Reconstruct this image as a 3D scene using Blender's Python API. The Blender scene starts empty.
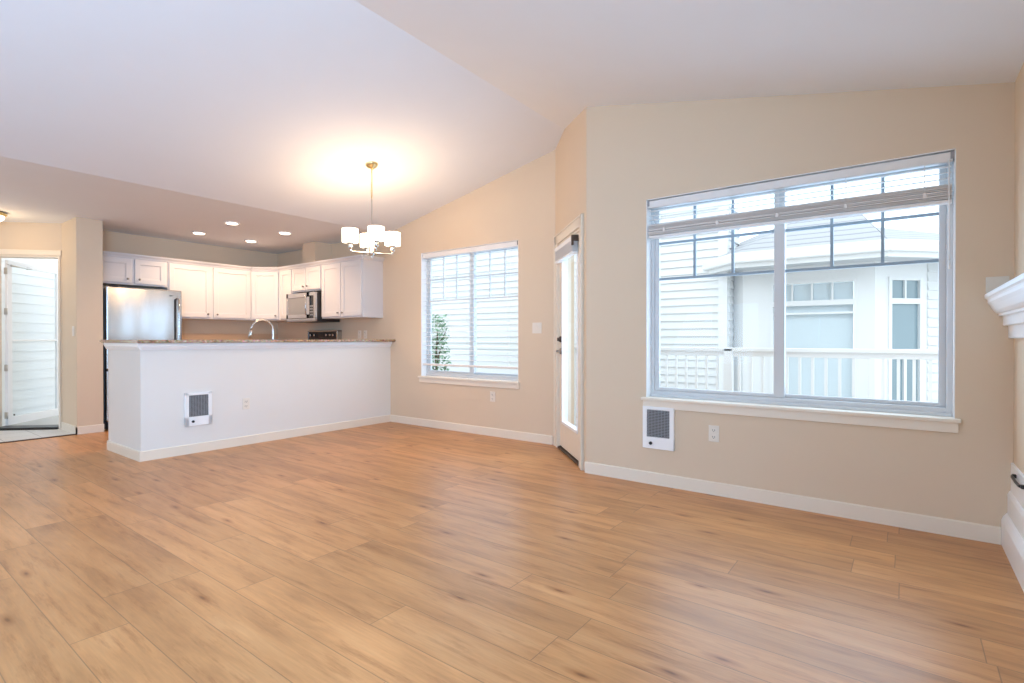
import bpy, bmesh, math, random
from mathutils import Vector, Matrix
C = bpy.context.scene
COL = C.collection
random.seed(7)
PI = math.pi
R = math.radians

# ------------------------------------------------------------------ camera, world, light, exposure
CAM_H = 1.11
cd = bpy.data.cameras.new('camera'); cam = bpy.data.objects.new('camera', cd); COL.objects.link(cam)
cd.sensor_width = 36.0; cd.lens = 524.6 / 1024 * 36.0; cd.clip_start = 0.05; cd.clip_end = 200
cam.location = (0, 0, CAM_H); cam.rotation_euler = (R(90 - 0.295), 0, R(36.84))
C.camera = cam

w = bpy.data.worlds.new('overcast_sky'); C.world = w; w.use_nodes = True
bg = w.node_tree.nodes['Background']; bg.inputs[0].default_value = (0.84, 0.93, 1.0, 1); bg.inputs[1].default_value = 2.55
C.view_settings.view_transform = 'Standard'; C.view_settings.look = 'None'
C.view_settings.exposure = 0.0; C.view_settings.gamma = 1.0; C.view_settings.use_curve_mapping = False
C.cycles.max_bounces = 10; C.cycles.diffuse_bounces = 6; C.cycles.glossy_bounces = 4
C.cycles.transparent_max_bounces = 16; C.cycles.transmission_bounces = 6
C.cycles.sample_clamp_indirect = 6.0
C.cycles.use_denoising = True
C.cycles.caustics_reflective = False; C.cycles.caustics_refractive = False

def area(name, loc, rot, sx, sy, power, color):
    l = bpy.data.lights.new(name, 'AREA'); l.shape = 'RECTANGLE'; l.size = sx; l.size_y = sy
    l.energy = power; l.color = color
    o = bpy.data.objects.new(name, l); COL.objects.link(o); o.location = loc; o.rotation_euler = rot
    return o
DAY = (0.37, 0.65, 1.0)
# daylight through the openings of the place (big window, dining window, patio door)
area('daylight_big_window', (-0.69, 4.12, 1.45), (R(-90), 0, 0), 1.75, 1.35, 20, DAY)
area('daylight_dining_window', (-4.17, 4.95, 1.42), (R(-90), 0, 0), 1.45, 1.45, 14, DAY)
area('daylight_patio_door', (-2.38, 4.40, 1.1), (R(-90), 0, R(-45)), 0.5, 1.6, 8, DAY)
area('added_fill_rear', (-3.1, -3.3, 1.25), (R(142), 0, 0), 1.6, 2.0, 88, DAY)  # fill lamp added behind the viewer, aimed up at the ceiling
area('added_fill_side', (0.60, -0.9, 1.5), (R(108), 0, R(90)), 1.9, 1.35, 270, DAY)  # added fill from the unseen side, cool light for peninsula and ceiling

# ------------------------------------------------------------------ materials
def mat(name, col=(.8, .8, .8), rough=.5, metal=0.0, spec=.5, bump=0.0, bscale=80.0, emit=None, estr=0.0, coat=0.0):
    m = bpy.data.materials.new(name); m.use_nodes = True
    nt = m.node_tree; b = nt.nodes['Principled BSDF']
    b.inputs['Base Color'].default_value = (*col, 1); b.inputs['Roughness'].default_value = rough
    b.inputs['Metallic'].default_value = metal; b.inputs['Specular IOR Level'].default_value = spec
    b.inputs['Coat Weight'].default_value = coat
    if emit:
        b.inputs['Emission Color'].default_value = (*emit, 1); b.inputs['Emission Strength'].default_value = estr
    tc = nt.nodes.new('ShaderNodeTexCoord')
    n = nt.nodes.new('ShaderNodeTexNoise'); n.inputs['Scale'].default_value = bscale; n.inputs['Detail'].default_value = 3
    nt.links.new(tc.outputs['Object'], n.inputs['Vector'])
    if bump:
        bp = nt.nodes.new('ShaderNodeBump'); bp.inputs['Strength'].default_value = bump; bp.inputs['Distance'].default_value = .002
        nt.links.new(n.outputs['Fac'], bp.inputs['Height']); nt.links.new(bp.outputs['Normal'], b.inputs['Normal'])
    # faint tonal mottling so no surface is a flat digital colour
    mx = nt.nodes.new('ShaderNodeMix'); mx.data_type = 'RGBA'
    n2 = nt.nodes.new('ShaderNodeTexNoise'); n2.inputs['Scale'].default_value = 3.0
    nt.links.new(tc.outputs['Object'], n2.inputs['Vector']); nt.links.new(n2.outputs['Fac'], mx.inputs[0])
    mx.inputs[6].default_value = (*[c * .985 for c in col], 1); mx.inputs[7].default_value = (*[min(1, c * 1.015) for c in col], 1)
    nt.links.new(mx.outputs[2], b.inputs['Base Color'])
    return m

M = {}
M['wall'] = mat('wall_paint', (.705, .572, .43), .75, spec=.25, bump=.15, bscale=140)
M['penwall_daylit'] = mat('wall_paint_daylit', (.78, .75, .71), .7, spec=.25, bump=.15, bscale=140)  # copy of the wall paint with the cool daylight put into its colour
M['litband'] = mat('tan_lit_band', (.66, .47, .31), .45)  # colour of the painted light band behind the counter
M['ceil'] = mat('ceiling_paint', (.80, .825, .87), .85, spec=.15, bump=.12, bscale=120)
M['trim'] = mat('trim_paint', (.82, .735, .62), .4)
M['white'] = mat('white_gloss_paint', (.90, .90, .90), .3)
M['cab'] = mat('cabinet_paint', (.66, .655, .68), .35)
M['doorp'] = mat('door_paint', (.80, .71, .585), .4)
M['vinyl'] = mat('window_vinyl', (.62, .625, .63), .35)
M['grille'] = mat('window_grille', (.28, .36, .43), .4)
M['slat'] = mat('blind_slat', (.80, .78, .76), .45)
M['slat2'] = mat('raised_blind_slat', (.82, .77, .73), .5)
M['black'] = mat('black_metal', (.015, .015, .017), .35)
M['blackglass'] = mat('black_glass', (.012, .012, .014), .08)
M['nickel'] = mat('brushed_nickel', (.62, .60, .57), .28, metal=1)
M['knob'] = mat('knob_pewter', (.25, .24, .23), .35, metal=1)
M['brass'] = mat('polished_brass', (.80, .66, .34), .25, metal=1)
M['bronze'] = mat('bronze', (.10, .075, .06), .4, metal=.8)
M['plastic'] = mat('white_plastic', (.80, .73, .64), .4)
M['grey'] = mat('vent_grey', (.30, .31, .33), .5, metal=.3)
M['slot'] = mat('outlet_slot', (.05, .05, .05), .6)
M['shade'] = mat('lamp_shade_glass', (.95, .93, .88), .4, emit=(1, .85, .62), estr=4.0)
M['lens'] = mat('downlight_lens', (.95, .93, .9), .4, emit=(1, .86, .68), estr=10.0)
M['siding'] = mat('neighbour_siding', (.74, .75, .76), .6)
M['extrim'] = mat('exterior_trim', (.80, .81, .82), .5)
M['roof'] = mat('asphalt_shingle', (.34, .34, .36), .9)
def shingles(m):
    nt = m.node_tree; b = nt.nodes['Principled BSDF']; tc = nt.nodes.new('ShaderNodeTexCoord'); wv = nt.nodes.new('ShaderNodeTexWave')
    wv.bands_direction = 'Z'; wv.wave_profile = 'SAW'; wv.inputs['Scale'].default_value = 3.2; wv.inputs['Distortion'].default_value = .6
    r = nt.nodes.new('ShaderNodeValToRGB'); r.color_ramp.elements[0].color = (.22, .22, .24, 1); r.color_ramp.elements[1].color = (.42, .42, .44, 1); r.color_ramp.elements[1].position = .3
    nt.links.new(tc.outputs['Object'], wv.inputs['Vector']); nt.links.new(wv.outputs['Fac'], r.inputs[0]); nt.links.new(r.outputs[0], b.inputs['Base Color'])
shingles(M['roof'])
M['soffit'] = mat('soffit', (.60, .62, .65), .7)
M['deck'] = mat('deck_boards', (.55, .54, .52), .8)
M['leaf'] = mat('leaf_green', (.26, .44, .28), .5)
M['bark'] = mat('bark', (.16, .11, .07), .9)
M['nglass'] = mat('house_window_glass', (.45, .53, .58), .1)
M['nglassd'] = mat('house_window_glass_dark', (.25, .33, .37), .1)
M['nblind'] = mat('house_window_shade', (.76, .80, .84), .6)

def nodes(name):
    m = bpy.data.materials.new(name); m.use_nodes = True
    nt = m.node_tree
    return m, nt, nt.nodes['Principled BSDF']

def glass_mat():
    m, nt, b = nodes('window_glass')
    tr = nt.nodes.new('ShaderNodeBsdfTransparent'); tr.inputs[0].default_value = (.96, .98, .985, 1)
    gl = nt.nodes.new('ShaderNodeBsdfGlossy'); gl.inputs['Roughness'].default_value = .02
    fr = nt.nodes.new('ShaderNodeFresnel'); fr.inputs[0].default_value = 1.22
    mx = nt.nodes.new('ShaderNodeMixShader')
    # light entering a pane reflects by Fresnel; the far face of the thin pane just lets it out again
    ge = nt.nodes.new('ShaderNodeNewGeometry'); nb = nt.nodes.new('ShaderNodeMath'); nb.operation = 'SUBTRACT'; nb.inputs[0].default_value = 1.0
    ml = nt.nodes.new('ShaderNodeMath'); ml.operation = 'MULTIPLY'
    nt.links.new(ge.outputs['Backfacing'], nb.inputs[1]); nt.links.new(fr.outputs[0], ml.inputs[0]); nt.links.new(nb.outputs[0], ml.inputs[1])
    nt.links.new(ml.outputs[0], mx.inputs[0]); nt.links.new(tr.outputs[0], mx.inputs[1]); nt.links.new(gl.outputs[0], mx.inputs[2])
    nt.links.new(mx.outputs[0], nt.nodes['Material Output'].inputs[0])
    return m
M['glass'] = glass_mat()

def wood_floor():
    m, nt, b = nodes('oak_plank_floor')
    N = nt.nodes; L = nt.links
    def math_(op, a, bb=None):
        n = N.new('ShaderNodeMath'); n.operation = op
        for i, v in enumerate((a, bb)):
            if v is None: continue
            if isinstance(v, (int, float)): n.inputs[i].default_value = v
            else: L.new(v, n.inputs[i])
        return n.outputs[0]
    tc = N.new('ShaderNodeTexCoord'); sp = N.new('ShaderNodeSeparateXYZ'); L.new(tc.outputs['Object'], sp.inputs[0])
    X, Y = sp.outputs[0], sp.outputs[1]
    W, LEN = .185, 1.35
    ry = math_('DIVIDE', Y, W); row = math_('FLOOR', ry); fy = math_('FRACT', ry)
    wn = N.new('ShaderNodeTexWhiteNoise'); wn.noise_dimensions = '1D'; L.new(row, wn.inputs['W'])
    rx = math_('ADD', math_('DIVIDE', X, LEN), math_('MULTIPLY', wn.outputs['Value'], 7.3)); colx = math_('FLOOR', rx); fx = math_('FRACT', rx)
    cb = N.new('ShaderNodeCombineXYZ'); L.new(row, cb.inputs[0]); L.new(colx, cb.inputs[1])
    w2 = N.new('ShaderNodeTexWhiteNoise'); w2.noise_dimensions = '2D'; L.new(cb.outputs[0], w2.inputs['Vector'])
    pid = w2.outputs['Value']
    # grain coordinates: stretched along X, shifted per plank
    gc = N.new('ShaderNodeCombineXYZ')
    L.new(math_('ADD', math_('MULTIPLY', X, 1.0), math_('MULTIPLY', pid, 37.0)), gc.inputs[0])
    L.new(math_('MULTIPLY', Y, 7.0), gc.inputs[1]); L.new(math_('MULTIPLY', pid, 11.0), gc.inputs[2])
    n1 = N.new('ShaderNodeTexNoise'); n1.inputs['Scale'].default_value = 1.6; n1.inputs['Detail'].default_value = 6; n1.inputs['Roughness'].default_value = .6; n1.inputs['Distortion'].default_value = .3
    L.new(gc.outputs[0], n1.inputs['Vector'])
    gc2 = N.new('ShaderNodeCombineXYZ')
    L.new(math_('ADD', math_('MULTIPLY', X, 3.0), math_('MULTIPLY', pid, 19.0)), gc2.inputs[0]); L.new(math_('MULTIPLY', Y, 60.0), gc2.inputs[1])
    n2 = N.new('ShaderNodeTexNoise'); n2.inputs['Scale'].default_value = 2.0; n2.inputs['Detail'].default_value = 4
    L.new(gc2.outputs[0], n2.inputs['Vector'])
    # knots and dark streaks
    gc3 = N.new('ShaderNodeCombineXYZ')
    L.new(math_('ADD', math_('MULTIPLY', X, 1.1), math_('MULTIPLY', pid, 53.0)), gc3.inputs[0]); L.new(math_('MULTIPLY', Y, 9.0), gc3.inputs[1])
    n3 = N.new('ShaderNodeTexNoise'); n3.inputs['Scale'].default_value = 1.9; n3.inputs['Detail'].default_value = 5; n3.inputs['Roughness'].default_value = .7
    L.new(gc3.outputs[0], n3.inputs['Vector'])
    r1 = N.new('ShaderNodeValToRGB'); L.new(n1.outputs['Fac'], r1.inputs[0])
    e = r1.color_ramp.elements
    e[0].position = .25; e[0].color = (.38, .175, .068, 1); e[1].position = .75; e[1].color = (.62, .32, .136, 1)
    k = e.new(.5); k.color = (.54, .258, .10, 1)
    r3 = N.new('ShaderNodeValToRGB'); L.new(n3.outputs['Fac'], r3.inputs[0])
    r3.color_ramp.elements[0].position = .53; r3.color_ramp.elements[0].color = (1, 1, 1, 1)
    r3.color_ramp.elements[1].position = .74; r3.color_ramp.elements[1].color = (.58, .46, .36, 1)
    mul = N.new('ShaderNodeMix'); mul.data_type = 'RGBA'; mul.blend_type = 'MULTIPLY'; mul.inputs[0].default_value = .9
    L.new(r1.outputs[0], mul.inputs[6]); L.new(r3.outputs[0], mul.inputs[7])
    kc = N.new('ShaderNodeCombineXYZ')
    L.new(math_('ADD', math_('MULTIPLY', X, 1.5), math_('ADD', math_('MULTIPLY', pid, 17.0), math_('MULTIPLY', n1.outputs['Fac'], .12))), kc.inputs[0]); L.new(math_('MULTIPLY', Y, 5.4), kc.inputs[1])
    vo = N.new('ShaderNodeTexVoronoi'); vo.voronoi_dimensions = '2D'; vo.inputs['Scale'].default_value = 1.0; L.new(kc.outputs[0], vo.inputs['Vector'])
    sc_ = N.new('ShaderNodeSeparateColor'); L.new(vo.outputs['Color'], sc_.inputs[0])
    rk = N.new('ShaderNodeValToRGB'); L.new(vo.outputs['Distance'], rk.inputs[0])
    rk.color_ramp.elements[0].position = .015; rk.color_ramp.elements[0].color = (.34, .24, .18, 1); rk.color_ramp.elements[1].position = .13; rk.color_ramp.elements[1].color = (1, 1, 1, 1)
    kk = rk.color_ramp.elements.new(.05); kk.color = (.72, .62, .54, 1)
    mk = N.new('ShaderNodeMix'); mk.data_type = 'RGBA'; mk.blend_type = 'MULTIPLY'
    L.new(math_('MULTIPLY', math_('GREATER_THAN', sc_.outputs[0], .70), .9), mk.inputs[0]); L.new(mul.outputs[2], mk.inputs[6]); L.new(rk.outputs[0], mk.inputs[7])
    hsv = N.new('ShaderNodeHueSaturation'); L.new(mk.outputs[2], hsv.inputs['Color'])
    v = math_('ADD', math_('MULTIPLY', pid, .20), math_('ADD', math_('MULTIPLY', n2.outputs['Fac'], .34), .75)); L.new(v, hsv.inputs['Value'])
    hsv.inputs['Saturation'].default_value = 1.0
    # seams
    sy = math_('MINIMUM', fy, math_('SUBTRACT', 1.0, fy)); sx = math_('MINIMUM', fx, math_('SUBTRACT', 1.0, fx))
    g = math_('MAXIMUM', math_('LESS_THAN', sy, .0095), math_('LESS_THAN', sx, .0014))
    mx = N.new('ShaderNodeMix'); mx.data_type = 'RGBA'; L.new(math_('MULTIPLY', g, .6), mx.inputs[0]); L.new(hsv.outputs[0], mx.inputs[6]); mx.inputs[7].default_value = (.17, .095, .045, 1)
    L.new(mx.outputs[2], b.inputs['Base Color'])
    L.new(math_('ADD', math_('MULTIPLY', n2.outputs['Fac'], .15), .27), b.inputs['Roughness'])
    b.inputs['Specular IOR Level'].default_value = .38
    bp = N.new('ShaderNodeBump'); bp.inputs['Strength'].default_value = .25; bp.inputs['Distance'].default_value = .0015
    L.new(math_('SUBTRACT', math_('MULTIPLY', n2.outputs['Fac'], .5), g), bp.inputs['Height']); L.new(bp.outputs[0], b.inputs['Normal'])
    return m
M['floor'] = wood_floor()

def tile_floor():
    m, nt, b = nodes('entry_tile')
    tc = nt.nodes.new('ShaderNodeTexCoord'); br = nt.nodes.new('ShaderNodeTexBrick')
    br.offset = 0; br.inputs['Scale'].default_value = 1; br.inputs['Brick Width'].default_value = .31; br.inputs['Row Height'].default_value = .31
    br.inputs['Mortar Size'].default_value = .005; br.inputs['Color1'].default_value = (.70, .68, .65, 1); br.inputs['Color2'].default_value = (.66, .64, .61, 1); br.inputs['Mortar'].default_value = (.42, .39, .36, 1)
    nt.links.new(tc.outputs['Object'], br.inputs['Vector']); nt.links.new(br.outputs['Color'], b.inputs['Base Color']); b.inputs['Roughness'].default_value = .35
    return m
M['tile'] = tile_floor()

def granite():
    m, nt, b = nodes('brown_granite')
    tc = nt.nodes.new('ShaderNodeTexCoord')
    n = nt.nodes.new('ShaderNodeTexNoise'); n.inputs['Scale'].default_value = 38; n.inputs['Detail'].default_value = 6; n.inputs['Roughness'].default_value = .75
    v = nt.nodes.new('ShaderNodeTexVoronoi'); v.inputs['Scale'].default_value = 70
    r = nt.nodes.new('ShaderNodeValToRGB'); e = r.color_ramp.elements
    e[0].position = .36; e[0].color = (.05, .028, .015, 1); e[1].position = .66; e[1].color = (.66, .52, .38, 1)
    k = e.new(.47); k.color = (.34, .20, .10, 1)
    nt.links.new(tc.outputs['Object'], n.inputs['Vector']); nt.links.new(tc.outputs['Object'], v.inputs['Vector'])
    nt.links.new(n.outputs['Fac'], r.inputs[0])
    mx = nt.nodes.new('ShaderNodeMix'); mx.data_type = 'RGBA'; mx.blend_type = 'OVERLAY'; mx.inputs[0].default_value = .3
    nt.links.new(r.outputs[0], mx.inputs[6]); nt.links.new(v.outputs['Color'], mx.inputs[7]); nt.links.new(mx.outputs[2], b.inputs['Base Color'])
    b.inputs['Roughness'].default_value = .15
    return m
M['granite'] = granite()

def stainless():
    m, nt, b = nodes('brushed_stainless')
    tc = nt.nodes.new('ShaderNodeTexCoord'); mp = nt.nodes.new('ShaderNodeMapping'); mp.inputs['Scale'].default_value = (300, 300, 2)
    n = nt.nodes.new('ShaderNodeTexNoise'); n.inputs['Scale'].default_value = 1
    nt.links.new(tc.outputs['Object'], mp.inputs[0]); nt.links.new(mp.outputs[0], n.inputs['Vector'])
    bp = nt.nodes.new('ShaderNodeBump'); bp.inputs['Strength'].default_value = .06; bp.inputs['Distance'].default_value = .001
    # slow waviness of the pressed door skin, which stretches the reflections into upright bands
    mp2 = nt.nodes.new('ShaderNodeMapping'); mp2.inputs['Scale'].default_value = (5, 5, .8)
    n2 = nt.nodes.new('ShaderNodeTexNoise'); n2.inputs['Scale'].default_value = 1; n2.inputs['Detail'].default_value = 0
    nt.links.new(tc.outputs['Object'], mp2.inputs[0]); nt.links.new(mp2.outputs[0], n2.inputs['Vector'])
    b2 = nt.nodes.new('ShaderNodeBump'); b2.inputs['Strength'].default_value = .3; b2.inputs['Distance'].default_value = .02
    nt.links.new(n2.outputs['Fac'], b2.inputs['Height'])
    nt.links.new(n.outputs['Fac'], bp.inputs['Height']); nt.links.new(b2.outputs[0], bp.inputs['Normal']); nt.links.new(bp.outputs[0], b.inputs['Normal'])
    b.inputs['Base Color'].default_value = (.50, .50, .50, 1); b.inputs['Metallic'].default_value = 1; b.inputs['Roughness'].default_value = .2
    return m
M['steel'] = stainless()

def mesh_grille():
    m, nt, b = nodes('heater_grille')
    tc = nt.nodes.new('ShaderNodeTexCoord')
    wv = nt.nodes.new('ShaderNodeTexWave'); wv.wave_type = 'BANDS'; wv.bands_direction = 'Z'; wv.inputs['Scale'].default_value = 28
    r = nt.nodes.new('ShaderNodeValToRGB'); r.color_ramp.elements[0].color = (.07, .075, .085, 1); r.color_ramp.elements[1].color = (.34, .35, .38, 1)
    nt.links.new(tc.outputs['Object'], wv.inputs['Vector']); nt.links.new(wv.outputs['Fac'], r.inputs[0]); nt.links.new(r.outputs[0], b.inputs['Base Color'])
    b.inputs['Roughness'].default_value = .5
    return m
M['heatgrille'] = mesh_grille()

# ------------------------------------------------------------------ mesh helpers
class MB:
    def __init__(s): s.bm = bmesh.new()
    def box(s, x0, x1, y0, y1, z0, z1, bev=0.0, mtx=None):
        x0, x1 = min(x0, x1), max(x0, x1); y0, y1 = min(y0, y1), max(y0, y1); z0, z1 = min(z0, z1), max(z0, z1)
        b = bmesh.new()
        bmesh.ops.create_cube(b, size=1)
        bmesh.ops.transform(b, matrix=Matrix.Translation(((x0+x1)/2, (y0+y1)/2, (z0+z1)/2)) @ Matrix.Diagonal((x1-x0, y1-y0, z1-z0, 1)), verts=b.verts)
        if bev: bmesh.ops.bevel(b, geom=b.edges[:], offset=bev, segments=2, affect='EDGES', profile=.5)
        s._add(b, mtx); return s
    def _add(s, b, mtx=None):
        if mtx is not None: bmesh.ops.transform(b, matrix=mtx, verts=b.verts)
        me = bpy.data.meshes.new('tmp'); b.to_mesh(me); b.free(); s.bm.from_mesh(me); bpy.data.meshes.remove(me)
    def prism(s, pts, z0, z1, bev=0.0, mtx=None):   # polygon in XY extruded in Z
        b = bmesh.new()
        lo = [b.verts.new((p[0], p[1], z0)) for p in pts]; hi = [b.verts.new((p[0], p[1], z1)) for p in pts]
        b.faces.new(lo[::-1]); b.faces.new(hi)
        n = len(pts)
        for i in range(n): b.faces.new((lo[i], lo[(i+1) % n], hi[(i+1) % n], hi[i]))
        bmesh.ops.recalc_face_normals(b, faces=b.faces[:])
        if bev: bmesh.ops.bevel(b, geom=b.edges[:], offset=bev, segments=2, affect='EDGES')
        s._add(b, mtx); return s
    def lathe(s, prof, n=24, mtx=None, axis='Z'):     # (r, z) profile, capped
        b = bmesh.new(); rings = []
        for r, z in prof:
            r = max(r, 1e-4)
            rings.append([b.verts.new((r*math.cos(2*PI*i/n), r*math.sin(2*PI*i/n), z)) for i in range(n)])
        for a, c in zip(rings, rings[1:]):
            for i in range(n): b.faces.new((a[i], a[(i+1) % n], c[(i+1) % n], c[i]))
        b.faces.new(rings[0][::-1]); b.faces.new(rings[-1])
        bmesh.ops.recalc_face_normals(b, faces=b.faces[:])
        for f in b.faces: f.smooth = len(f.verts) == 4
        m2 = {'Z': Matrix.Identity(4), 'X': Matrix.Rotation(PI/2, 4, 'Y'), 'Y': Matrix.Rotation(-PI/2, 4, 'X')}[axis]
        s._add(b, (mtx or Matrix.Identity(4)) @ m2); return s
    def tube(s, pts, r, n=12, mtx=None):
        b = bmesh.new(); pts = [Vector(p) for p in pts]; rings = []
        up = None
        for i, p in enumerate(pts):
            d = (pts[min(i+1, len(pts)-1)] - pts[max(i-1, 0)]).normalized()
            if up is None:
                up = d.orthogonal().normalized()
            else:
                up = (up - d * up.dot(d)).normalized()
            sd = d.cross(up); rr = r[i] if isinstance(r, (list, tuple)) else r
            rings.append([b.verts.new(p + rr*(math.cos(2*PI*k/n)*up + math.sin(2*PI*k/n)*sd)) for k in range(n)])
        for a, c in zip(rings, rings[1:]):
            for i in range(n): b.faces.new((a[i], a[(i+1) % n], c[(i+1) % n], c[i])).smooth = True
        b.faces.new(rings[0][::-1]); b.faces.new(rings[-1])
        bmesh.ops.recalc_face_normals(b, faces=b.faces[:])
        s._add(b, mtx); return s
    def torus(s, R0, r, mtx=None, n=20, k=8, sx=1.0):
        b = bmesh.new(); rings = []
        for i in range(n):
            a = 2*PI*i/n
            rings.append([b.verts.new(((R0 + r*math.cos(2*PI*j/k))*math.cos(a)*sx, (R0 + r*math.cos(2*PI*j/k))*math.sin(a), r*math.sin(2*PI*j/k))) for j in range(k)])
        for i in range(n):
            A, B = rings[i], rings[(i+1) % n]
            for j in range(k): b.faces.new((A[j], B[j], B[(j+1) % k], A[(j+1) % k])).smooth = True
        bmesh.ops.recalc_face_normals(b, faces=b.faces[:])
        s._add(b, mtx); return s
    def profile_x(s, prof, x0, x1, mtx=None):         # (y, z) polygon swept along X
        m = Matrix(((0, 0, 1, 0), (1, 0, 0, 0), (0, 1, 0, 0), (0, 0, 0, 1)))
        return s.prism(prof, x0, x1, mtx=(mtx or Matrix.Identity(4)) @ m)
    def build(s, name, material, parent=None, kind=None, loc=None, rotz=0):
        me = bpy.data.meshes.new(name); s.bm.to_mesh(me); s.bm.free()
        me.materials.append(material)
        o = bpy.data.objects.new(name, me); COL.objects.link(o)
        if parent: o.parent = parent
        if kind: o['kind'] = kind
        if loc: o.location = loc
        if rotz: o.rotation_euler = (0, 0, rotz)
        return o

def thing(name, label, cat, loc=(0, 0, 0), rotz=0, group=None):
    o = bpy.data.objects.new(name, None); COL.objects.link(o); o.empty_display_size = .1
    o.location = loc; o.rotation_euler = (0, 0, rotz); o['label'] = label; o['category'] = cat
    if group: o['group'] = group
    return o
def tag(o, label, cat, group=None):
    o['label'] = label; o['category'] = cat
    if group: o['group'] = group
    return o
def dup(root, loc, rotz=None, label=None):
    r = root.copy(); COL.objects.link(r); r.location = loc
    if rotz is not None: r.rotation_euler = (0, 0, rotz)
    if label: r['label'] = label
    for ch in list(root.children):
        c = ch.copy(); COL.objects.link(c); c.parent = r
        for g in list(ch.children):
            d = g.copy(); COL.objects.link(d); d.parent = c
    return r
def struct(name, mb, m, loc=None, rotz=0):
    return mb.build(name, m, kind='structure', loc=loc, rotz=rotz)

# ------------------------------------------------------------------ room shell
T = .17
YR = 3.85; YB = 4.66; XF = .465
CV = Vector((-2.115, 3.85)); CC = Vector((-2.925, 4.66))      # convex and concave corners of the slanted door wall
zl = lambda x: 3.698 + .21*x
zr = lambda x: 3.026 - .2131*(x + 2.11)
XRIDGE = -2.652; XFLAT = -5.60; ZFLAT = zl(XFLAT)
def zc(x): return ZFLAT if x < XFLAT else (zl(x) if x < XRIDGE else zr(x))

def wall(name, p, d, length, nrm, top, holes=(), brk=(), m='wall', t=T, z0=0.0, kind='structure'):
    """wall from p along d; thickness t along nrm (outwards); top(s) height; holes (s0,s1,z0,z1)."""
    mb = MB(); p = Vector(p); d = Vector(d).normalized(); nrm = Vector(nrm).normalized()
    bs = sorted(set([0, length] + [v for h in holes for v in h[:2]] + list(brk)))
    mtx = Matrix(((d.x, 0, nrm.x, p.x), (d.y, 0, nrm.y, p.y), (0, 1, 0, 0), (0, 0, 0, 1)))   # (s, z, n) -> world
    for a, b in zip(bs, bs[1:]):
        if b - a < 1e-5: continue
        hs = sorted([h for h in holes if h[0] <= a + 1e-6 and h[1] >= b - 1e-6], key=lambda h: h[2])
        z = z0
        for h in hs:
            if h[2] > z + 1e-4: mb.prism([(a, z), (b, z), (b, h[2]), (a, h[2])], 0, t, mtx=mtx)
            z = h[3]
        mb.prism([(a, z), (b, z), (b, top(b)), (a, top(a))], 0, t, mtx=mtx)
    bmesh.ops.remove_doubles(mb.bm, verts=mb.bm.verts[:], dist=1e-4)
    # drop the internal faces where two columns meet
    seen = {}
    for f in mb.bm.faces: seen.setdefault(tuple(sorted(v.index for v in f.verts)) if False else tuple(sorted((round(v.co.x, 3), round(v.co.y, 3), round(v.co.z, 3)) for v in f.verts)), []).append(f)
    kill = [f for fs in seen.values() if len(fs) > 1 for f in fs]
    if kill: bmesh.ops.delete(mb.bm, geom=kill, context='FACES')
    bmesh.ops.recalc_face_normals(mb.bm, faces=mb.bm.faces[:])
    o = mb.build(name, M[m]); o['kind'] = kind
    return o
E_ = .03   # walls run a little up into the ceiling slab
BW = (-1.595, .226, .66, 2.179)       # big window opening
SW = (-4.94, -3.405, .635, 2.20)      # dining window opening

# floor
mb = MB(); mb.box(-7.68, .7, -3.4, 4.9, -.1, 0); mb.box(-8.6, -7.68, 1.84, 4.9, -.1, 0)
struct('floor', mb, M['floor'])
mb = MB(); mb.prism([(-7.695, 1.838), (-8.24, 1.838), (-8.52, 1.86), (-9.6, .8), (-9.6, -3.4), (-7.695, -3.4)], -.1, .002)
struct('floor_entry_tile', mb, M['tile'])
mb = MB(); mb.box(-7.71, -7.67, -3.2, 1.836, 0, .009, .003)
struct('trim_1', mb, M['bronze'])

# ceiling: two slopes meeting at a ridge, flat over kitchen and entry
def slab(mb, poly, zf, th=.16):
    b = bmesh.new()
    lo = [b.verts.new((x, y, zf(x))) for x, y in poly]; hi = [b.verts.new((x, y, zf(x) + th)) for x, y in poly]
    b.faces.new(lo[::-1]); b.faces.new(hi)
    for i in range(len(poly)): b.faces.new((lo[i], lo[(i+1) % len(poly)], hi[(i+1) % len(poly)], hi[i]))
    bmesh.ops.recalc_face_normals(b, faces=b.faces[:])
    mb._add(b)
mb = MB()
slab(mb, [(XRIDGE, -3.4), (.7, -3.4), (.7, YR + T - .02), (-2.06, YR + T - .02), (XRIDGE, 4.60)], zr)
slab(mb, [(XFLAT, -3.4), (XRIDGE, -3.4), (XRIDGE, 4.60), (-2.86, YB + T - .02), (XFLAT, YB + T - .02)], zl)
slab(mb, [(-9.7, -3.4), (XFLAT, -3.4), (XFLAT, YB + T - .02), (-8.7, YB + T - .02), (-8.7, 2.2), (-8.60, 1.80), (-9.7, .75)], lambda x: ZFLAT)
struct('ceiling', mb, M['ceil'])

wall('wall_right', (CV.x, YR), (1, 0), .7 - CV.x, (0, 1), lambda s: zr(CV.x + s) + E_, [(BW[0]-CV.x, BW[1]-CV.x, BW[2], BW[3])])
wall('wall_back', (CC.x, YB), (-1, 0), 8.55 + CC.x + 0, (0, 1), lambda s: zc(CC.x - s) + E_, [(CC.x-SW[1], CC.x-SW[0], SW[2], SW[3])], [CC.x - XFLAT])
DL = (CV - CC).length
DO = (.115, .985)        # rough opening of the patio door, measured along the wall from the inner corner
DT = 2.085
wall('wall_diagonal', (CC.x, CC.y), (1, -1), DL, (1, 1), lambda s: zc(CC.x + s*.70711) + E_, [(DO[0], DO[1], 0, DT)], [(XRIDGE - CC.x)/.70711])
wall('wall_fireplace', (XF, YR), (0, -1), YR + 3.2, (1, 0), lambda s: zr(XF) + E_, [(YR - .1, YR + 2.0, .75, 2.2)], t=.2)
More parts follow.
